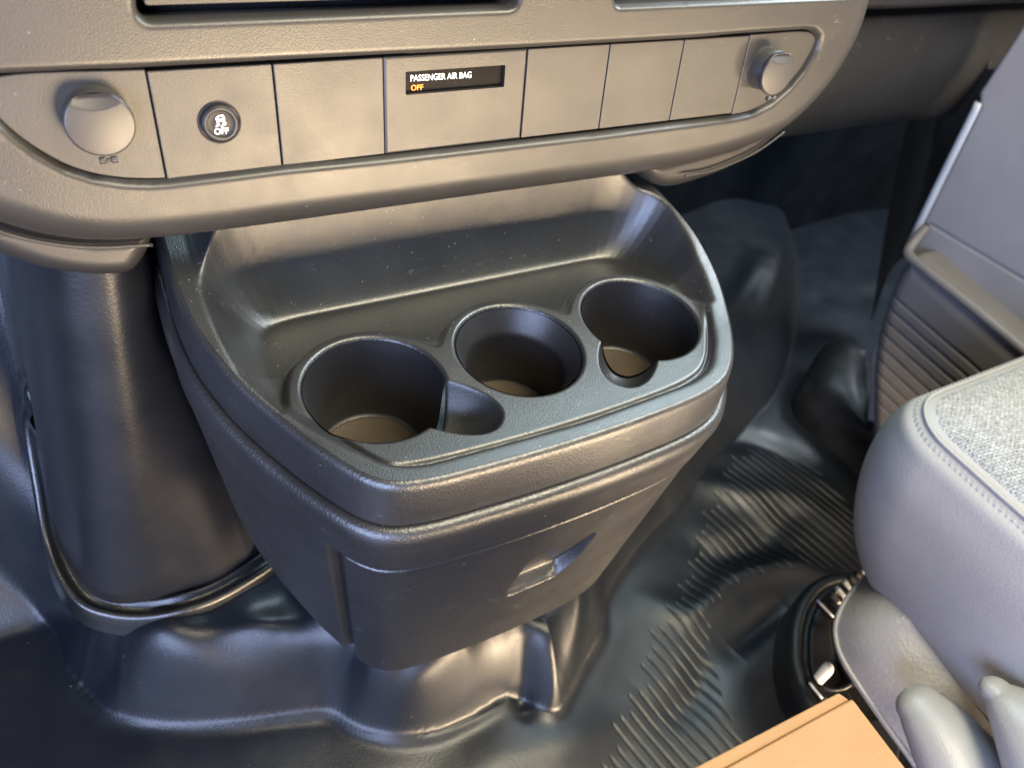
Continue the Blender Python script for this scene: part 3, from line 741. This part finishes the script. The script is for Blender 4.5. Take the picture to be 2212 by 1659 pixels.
gl = spline([at(600,1205,2,-.285), at(560,1232,2,-.285), at(470,1285,2,-.288), at(400,1310,2,-.288), at(320,1325,2,-.288), at(250,1322,2,-.284), at(185,1300,2,-.278), at(140,1245,2,-.268), at(108,1160,2,-.252), at(88,1050,2,-.222), at(66,930,2,-.18), at(40,800,2,-.12)], 8)
gl = resample(gl, 140, False)
gin = resample(np.vstack([bot[1:-1] + [0, 0, .002]]), 140, False)
gn = gl - np.roll(gl, 1, 0); gn = np.gradient(gl, axis=0); gn = np.stack([gn[:, 1], -gn[:, 0], 0*gn[:, 0]], -1); gn /= np.linalg.norm(gn, axis=1)[:, None]
gn *= np.where((gn*(gl - np.array([-.12, .2, 0]))).sum(1) < 0, -1, 1)[:, None]
rows = []
for o_, z_ in [(-.022,-.012),(-.0145,-.003),(-.0125,.0015),(-.010,.0010),(-.0085,-.003),(-.005,-.0045),(-.0012,-.003),(.0002,.0015),(.0025,.0032),(.0048,.0022),(.006,-.001),(.007,-.010),(.009,-.02)]:
    rows.append(gl + gn*o_ + np.array([0, 0, z_]))
grid_patch('rubber_seal', np.array(rows).transpose(1, 0, 2), MAT['rubber'], cover, toward=(0, -.3, 1))

# ================================================================ LOWER DASHBOARD at the right
ld = empty('lower_dashboard', None, 'dark grey leather-grained lower dashboard to the right of the fascia', 'dashboard')
def yrow(pts, y): return [at(a, b_, 1, y) for a, b_ in pts]
rows = [yrow([(1640,-5),(1800,-5),(1950,-10),(2100,-15),(2230,-20),(2400,-28)], .230),
        yrow([(1640,40),(1800,35),(1880,30),(2050,22),(2212,13),(2400,3)], .200),
        yrow([(1640,48),(1800,46),(1880,42),(2050,34),(2212,26),(2400,16)], .192),
        yrow([(1640,110),(1760,106),(1880,100),(2050,85),(2212,72),(2400,60)], .186),
        yrow([(1600,200),(1740,190),(1880,175),(2050,158),(2212,135),(2400,110)], .184),
        yrow([(1600,285),(1740,268),(1880,252),(2000,240),(2212,182),(2400,130)], .192),
        yrow([(1600,306),(1740,288),(1880,268),(2010,256),(2125,240),(2400,145)], .205),
        yrow([(1600,300),(1740,283),(1880,262),(2010,250),(2120,232),(2400,135)], .240)]
grid_patch('dash_panel', smooth_rows(rows, 10, 8), MAT['dash'], ld, toward=(0, -1, 0))
rows = [yrow([(1700,-40),(1900,-40),(2212,-60),(2400,-70)], .17), yrow([(1700,8),(1880,12),(2212,-2),(2400,-10)], .165), yrow([(1700,16),(1880,19),(2212,5),(2400,-2)], .172), yrow([(1700,14),(1880,17),(2212,3),(2400,-4)], .23)]
o = grid_patch('upper_edge', smooth_rows(rows, 8, 6), MAT['black'], ld, toward=(0, -1, 0))

# ================================================================ PASSENGER DOOR
door = empty('passenger_door', None, 'grey passenger door panel with ribbed map pocket and pale weatherstrip', 'door')
DX = .72
ymap = lambda y, z, w: np.stack([DX - w + 0*y, y, z], -1)     # w > 0 towards the cabin
def yz(px, py, w=0.0): p = at(px, py, 0, DX - w); return p[[1, 2]]
dp = np.array([yz(2112,200), yz(2112,235), yz(1985,492), yz(1960,560), yz(1880,760), yz(1860,1050), [-.7,-.42], [-.7,.4], [.13,.4]])
f1 = poly_sdf(dp)
def door_H(y, z):
    w = -.006*q_round(f1(y, z)/.006)
    a = yz(2010,485); b_ = yz(2212,605); c = yz(1975,530)
    d, t, s = line_dist(np.array([c, yz(1990,500), yz(2000,486), a, b_, a + (b_-a)*4]))(y, z)
    return w - .0018*np.exp(-(d/.0013)**2)
sheet('door_panel', (-.35, -.42, .2, .35), .0015, f1, door_H, ymap, MAT['door'], door, skirt=.02, toward=(-1, 0, 0))
ws = tube('weatherstrip', [at(2118,222,0,DX+.004), at(2060,338,0,DX+.004), at(1985,492,0,DX+.004), at(1960,545,0,DX+.004)], .0055, MAT['weather'], door, n=12)
# map pocket: ribbed front standing into the cabin
PK = .045
pk = np.array([yz(1962,548,PK), yz(1930,590,PK), yz(1905,645,PK), yz(1882,725,PK), yz(1872,800,PK), yz(1872,1000,PK), yz(1900,1200,PK), [-.5,-.38], [-.5, yz(2212,762,PK)[1] + .02], yz(2212,764,PK)])
f2 = poly_sdf(rpoly(pk, .01))
a1 = yz(1908,618,PK); a2 = yz(2092,775,PK); sl_ = (a2[1]-a1[1])/(a2[0]-a1[0])
def pk_H(y, z):
    w = PK - .022*q_round(f2(y, z)/.022)
    q = (a1[1] + sl_*(y-a1[0]) - z); per = .0150
    ph = (q/per) % 1.0
    rib = -.0045*np.exp(-((ph-.12)/.11)**2)*sstep(-.001, .001, q)*sstep(.135, .13, q)*sstep(.001, .006, f2(y, z))
    return w + rib
sheet('map_pocket', (-.4, -.38, .2, .05), .0013, f2, pk_H, ymap, MAT['pocket'], door, skirt=.05, toward=(-1, 0, 0))
lp = [yz(1990,497,.012), yz(1968,522,.03), yz(1957,548,PK-.004), yz(1990,580,PK), yz(2080,652,PK), yz(2212,762,PK), yz(2400,920,PK)]
wv_ = [.004, .022, PK-.008, PK-.004, PK-.004, PK-.004, PK-.004]
tube('pocket_rim', [ymap(p[0], p[1], w_) for p, w_ in zip(lp, wv_)], .0058, MAT['pocket'], door, n=14, res=10)

# sill trim and jamb
jamb = grid_patch('door_jamb', smooth_rows([[at(1990,150,0,.95), at(1930,400,0,.95), at(1880,700,0,.95)], [at(2090,150,0,.80), at(2045,320,0,.80), at(1945,560,0,.80)], [at(2160,150,0,.78), at(2100,320,0,.78), at(1990,560,0,.78)]], 6, 6),
    plastic('brown_grey_jamb_trim', (.035,.032,.028), .6, 500, .5, mottle=.5), None, toward=(-1, 0, 0))
tag(jamb, 'shadowed brownish door jamb trim beside the pale weatherstrip', 'door jamb')
sp = spline([at(1720,880,2,-.385), at(1735,820,2,-.375), at(1765,765,2,-.365), at(1800,733,2,-.36), at(1830,742,2,-.36), at(1870,790,2,-.37)], 6)
sp2 = spline([at(1905,1060,2,-.42), at(1845,985,2,-.41), at(1800,910,2,-.40), at(1790,850,2,-.385), at(1835,805,2,-.375), at(1900,800,2,-.385)], 6)
rows = [sp2 + (sp-sp2)*t + np.array([0, 0, .012*math.sin(math.pi*t)]) for t in np.linspace(0, 1, 12)]
rows = []
edge = spline([at(1900,1045,2,-.405), at(1840,975,2,-.40), at(1775,905,2,-.39), at(1742,850,2,-.38), at(1752,795,2,-.37), at(1800,735,2,-.36), at(1850,760,2,-.36)], 8)
back = spline([at(1950,1040,2,-.36), at(1900,960,2,-.35), at(1880,880,2,-.345), at(1872,830,2,-.34), at(1872,800,2,-.34), at(1868,780,2,-.345), at(1872,775,2,-.35)], 8)
for t in np.linspace(0, 1, 10): rows.append(edge + (back-edge)*t + np.array([0, 0, .012*math.sin(math.pi*min(1, t*1.2))**.6*(1-t*.3)]))
rows.insert(0, edge + [-.003, 0, -.012]); rows.insert(0, edge + [-.004, 0, -.05])
st = grid_patch('sill_trim', np.array(rows).transpose(1, 0, 2), MAT['black'], None, toward=(-1, 0, 1))
tag(st, 'dark curved sill trim on the floor below the ribbed door pocket', 'sill trim')

# ================================================================ SEAT
seat = empty('passenger_seat', None, 'grey passenger seat cushion with woven fabric top and vinyl side', 'seat')
def rr_outline(x0, y1, r, n=60, xr=1.0, yb=-.62):
    "plan outline: back-left -> front-left corner -> front-right"
    a = np.linspace(math.pi, math.pi/2, 26)
    c = np.stack([x0 + r + r*np.cos(a), y1 - r + r*np.sin(a)], -1)
    L = np.stack([np.full(60, x0), np.linspace(yb, y1-r, 60, endpoint=False)], -1)
    Rr = np.stack([np.linspace(x0+r, xr, 30)[1:], np.full(29, y1)], -1)
    return np.vstack([L, c, Rr])
lev = [(-.074,.430,-.098,.040),(-.078,.4235,-.092,.044),(-.082,.4190,-.088,.048),(-.088,.4120,-.083,.052),(-.100,.408,-.078,.060),(-.120,.403,-.074,.070),(-.145,.400,-.074,.078),(-.170,.397,-.080,.082),(-.195,.396,-.090,.085),(-.215,.400,-.100,.085),(-.228,.405,-.112,.085),(-.235,.43,-.13,.09)]
rows = []
for z, x0, y1, r in lev:
    q = rr_outline(x0, y1, r); rows.append(np.column_stack([q, z + .004*np.sin(q[:, 1]*11) * np.ones(len(q))]))
S = np.array(rows); S2 = np.stack([spline(S[:, j], 5) for j in range(S.shape[1])], 1)
grid_patch('vinyl_side', S2.transpose(1, 0, 2), MAT['vinylseat'], seat, toward=(-1, 0, 0))
seam = rows[0]
seam_w = np.array(rows[1])
n = len(seam); inner_rows = []
core = np.column_stack([np.linspace(.62, .75, n), np.linspace(-.6, -.25, n), np.full(n, -.052)])
fr = np.array([0, .015, .03, .06, .1, .16, .2, .215, .23, .25, .32, .45, .7, 1])
crown = np.array([0, .0035, .0055, .009, .013, .0165, .0165, .0125, .0165, .020, .026, .03, .03, .03])
for t, h in zip(fr, crown):
    q = seam + (core-seam)*t; q[:, 2] = seam[:, 2] + h; inner_rows.append(q)
A = np.array(inner_rows); A = np.stack([spline(A[:, j], 5) for j in range(n)], 1)
grid_patch('fabric_top', A.transpose(1, 0, 2), MAT['fabric'], seat, toward=(0, 0, 1))
tube('seam_piping', seam_w[::3] + np.array([-.0002, 0, .0012]), .0016, MAT['vinylseat'], seat, n=8, res=3)
# stitches beside the seam
sb = resample(np.array(rows[2]), 420, False); V = []; Fc = []
for i in range(0, 419, 2):
    a, b_ = sb[i] + [-.0007, .0004, .0010], sb[i+1] + [-.0007, .0004, .0010]
    a2 = a + (b_-a)*.9
    d = np.array([0, 0, .0007]); e = np.array([-.0006, .0003, .0003]); k = len(V)
    V += [a-d, a2-d, a2+d+e, a+d+e, a-d+e*1.5, a2-d+e*1.5]; Fc += [(k, k+1, k+5, k+4), (k+4, k+5, k+2, k+3)]
link('stitching', np.array(V), Fc, plastic('pale_thread', (.5,.5,.52), .7, 900, .1), seat)
# seat base valance
rim_px = [(1905,1238),(1885,1238),(1855,1262),(1825,1300),(1808,1340),(1805,1365),(1815,1410),(1850,1470),(1905,1550),(1960,1625),(2040,1740)]
zr = [-.235,-.24,-.245,-.25,-.255,-.26,-.265,-.27,-.275,-.28,-.285]
rim = spline([at(a, b_, 2, z) for (a, b_), z in zip(rim_px, zr)], 8)
mid_px = [(1925,1240),(1915,1255),(1905,1285),(1900,1320),(1900,1360),(1905,1390),(1930,1440),(1965,1490),(2020,1560),(2080,1640),(2160,1750)]
mid = spline([at(a, b_, 2, z+.034) for (a, b_), z in zip(mid_px, zr)], 8)
upp = spline([at(a+70, b_-10, 2, z+.046) + np.array([.015, 0, 0]) for (a, b_), z in zip(mid_px, zr)], 8)
low = rim + np.array([.004, -.001, -.008]); low2 = rim + np.array([.012, -.004, -.02])
rows = [low2, low, rim + [-.0012, 0, -.0035], rim]
dd_ = upp - rim
for t in np.linspace(.04, 1.0, 16): rows.append(rim + dd_*t + np.array([-.010, 0, .006])*math.sin(math.pi*t))
A = np.array(rows)
grid_patch('base_valance', A.transpose(1, 0, 2), MAT['base'], seat, toward=(-1, 0, 1))
tube('valance_lip', rim[::4] + np.array([-.001, 0, .0008]), .0022, MAT['lever'], seat, n=8, res=3)
# adjusting levers: tapered rounded blades
def lever(tip, tail, r0, r1, flat, label):
    tip = np.array(tip); tail = np.array(tail); ax = tail - tip; L = np.linalg.norm(ax); ax /= L
    view = (tip - CAM)/np.linalg.norm(tip-CAM); a = np.cross(ax, np.array([0, 0, 1.0])); a /= np.linalg.norm(a); b_ = np.cross(a, ax)
    rows = []
    for t in np.linspace(0, 1, 40):
        s = t; r = (r0*math.sqrt(max(0, 1-(1-min(1, t/.16))**2)) if t < .16 else r0 + (r1-r0)*((t-.16)/.84)**.8) + 1e-4
        th = np.linspace(0, 2*np.pi, 28, endpoint=False); c, sn = np.cos(th), np.sin(th)
        rows.append(tip + ax*L*t + (np.sign(c)*np.abs(c)**.9*r)[:, None]*a + (np.sign(sn)*np.abs(sn)**.9*r*flat)[:, None]*b_ + np.array([0, 0, .006*math.sin(t*math.pi)]))
    o = grid_patch('adjusting_lever', np.array(rows).transpose(1, 0, 2), MAT['lever'], seat, closed_u=True); o['label'] = label
    me = o.data; p = me.polygons[200]
    cc = np.mean([v.co for v in me.vertices], axis=0)
    bm = bmesh.new(); bm.from_mesh(me); bmesh.ops.recalc_face_normals(bm, faces=bm.faces); bm.to_mesh(me); bm.free()
lever(at(1957,1485,2,-.215), at(2140,1770,2,-.235), .020, .046, .62, 'nearer grey seat lever with rounded tip')
lever(at(2122,1462,2,-.175), at(2310,1700,2,-.185), .012, .052, .62, 'further grey seat lever beside the vinyl side')
# black seat mounting bracket below
brk = [(1800,1225),(1770,1240),(1735,1275),(1712,1330),(1705,1400),(1712,1450),(1735,1510),(1790,1580),(1900,1690)]
bp_ = rpoly([at(a, b_, 2, -.318)[:2] for a, b_ in ((1722,1292),(1752,1252),(1790,1232),(1850,1228),(1960,1300),(2000,1480),(1990,1720),(1880,1690),(1770,1570),(1722,1490),(1704,1420),(1706,1345))], .012, 5)
dull = plastic('dull_black_steel', (.006,.007,.009), .45, 900, .3, spec=.3)
bsd = poly_sdf(bp_)
slot_ = poly_sdf(rpoly([at(a, b_, 2, -.33)[:2] for a, b_ in ((1775,1300),(1812,1285),(1880,1400),(1900,1560),(1850,1570),(1790,1440))], .01, 4))
def brk_H(x, y):
    d = bsd(x, y); w = -.318 - .010*q_round(d/.008)
    return w - .012*sstep(0, .003, slot_(x, y)) - .004*sstep(.003, 0, np.abs(d-.016)-.002)
sheet('mounting_bracket', (bp_[:,0].min()-.002, bp_[:,1].min()-.002, bp_[:,0].max()+.002, bp_[:,1].max()+.002), .0015, bsd, brk_H, xyz, dull, seat, skirt=.03, toward=(0, 0, 1))
bt = lathe('white_bolt', [(.0050,-.012),(.0055,-.003),(.0054,.0025),(.0045,.005),(.0030,.0066),(.0012,.0072)], at(1785,1447,2,-.295), (.82,0,-.57), (0,1,0), (.55,.15,.8), MAT['bolt'], seat, n=24)
lathe('bolt_socket', [(.024,-.020),(.023,-.003),(.0205,0),(.0185,-.004),(.018,-.020)], at(1792,1452,2,-.312), (1,0,0), (0,.9,-.4), (-.15,-.35,.9), MAT['black'], seat, n=36)
def bar(px0, px1, z, r, m, name):
    p, q = at(*px0, 2, z), at(*px1, 2, z - .004); tube(name, [p, (p+q)/2, q], r, m, seat, n=10, res=2)
for a_, b_ in (((1822,1253),(1840,1276)), ((1806,1267),(1826,1291)), ((1863,1230),(1876,1243))): bar(a_, b_, -.285, .0022, MAT['steel'], 'rail_tooth')
for a_, b_ in (((1834,1244),(1852,1266)), ((1794,1280),(1812,1303)), ((1848,1236),(1864,1254))): bar(a_, b_, -.290, .0035, MAT['black'], 'rail_tooth')
bar((1768,1300), (1806,1340), -.300, .0042, MAT['gloss'], 'rail_bar'); bar((1745,1468), (1782,1515), -.305, .0035, MAT['gloss'], 'rail_bar')
bar((1765,1296), (1800,1332), -.2965, .0012, MAT['steel'], 'rail_edge'); bar((1748,1474), (1776,1508), -.3015, .0011, MAT['steel'], 'rail_edge')
bar((1790,1290), (1840,1345), -.3055, .006, MAT['black'], 'rail_bar'); bar((1812,1410), (1850,1480), -.303, .005, MAT['black'], 'rail_bar')

# ================================================================ CARDBOARD BOX
boxt = empty('cardboard_box', None, 'orange-brown cardboard box corner at the bottom edge beside the seat', 'box')
ZB = -.06
c0_ = at(1842,1507,2,ZB); c1_ = at(1958,1659,2,ZB); ex = c1_[0]
x1_, y1_ = c0_[0], c0_[1]
def bmap(x, y, w): return np.stack([np.asarray(x, float), np.asarray(y, float), np.asarray(w, float) + 0*np.asarray(x, float)], -1)
vec = (c1_ - c0_)[:2]; lft = (at(1555,1665,2,ZB) - c0_)[:2]
P0 = c0_[:2]; poly = [P0, P0 + vec*2.2, P0 + vec*2.2 + lft*1.9, P0 + lft*1.9]
prism('box_body', poly, ZB-.25, ZB, bmap, MAT['card'], boxt, bevel=.0015)
nf = np.array([-lft[1], lft[0]]); nf /= np.linalg.norm(nf); nf *= np.sign(nf[1])
up_ = [(P0 + vec*.0 + nf*.0003), P0 + lft*1.9 + nf*.0005, P0 + lft*1.9 + nf*.008, P0 + nf*.006 - vec*0 + lft*.03]
m2, nt2, bb2 = mat_base('pale_cardboard_edge'); bb2.inputs['Base Color'].default_value = rgb(.17,.13,.085); bb2.inputs['Roughness'].default_value = .85
prism('box_flap', up_, ZB-.09, ZB-.0030, bmap, MAT['card'], boxt, bevel=.0012)
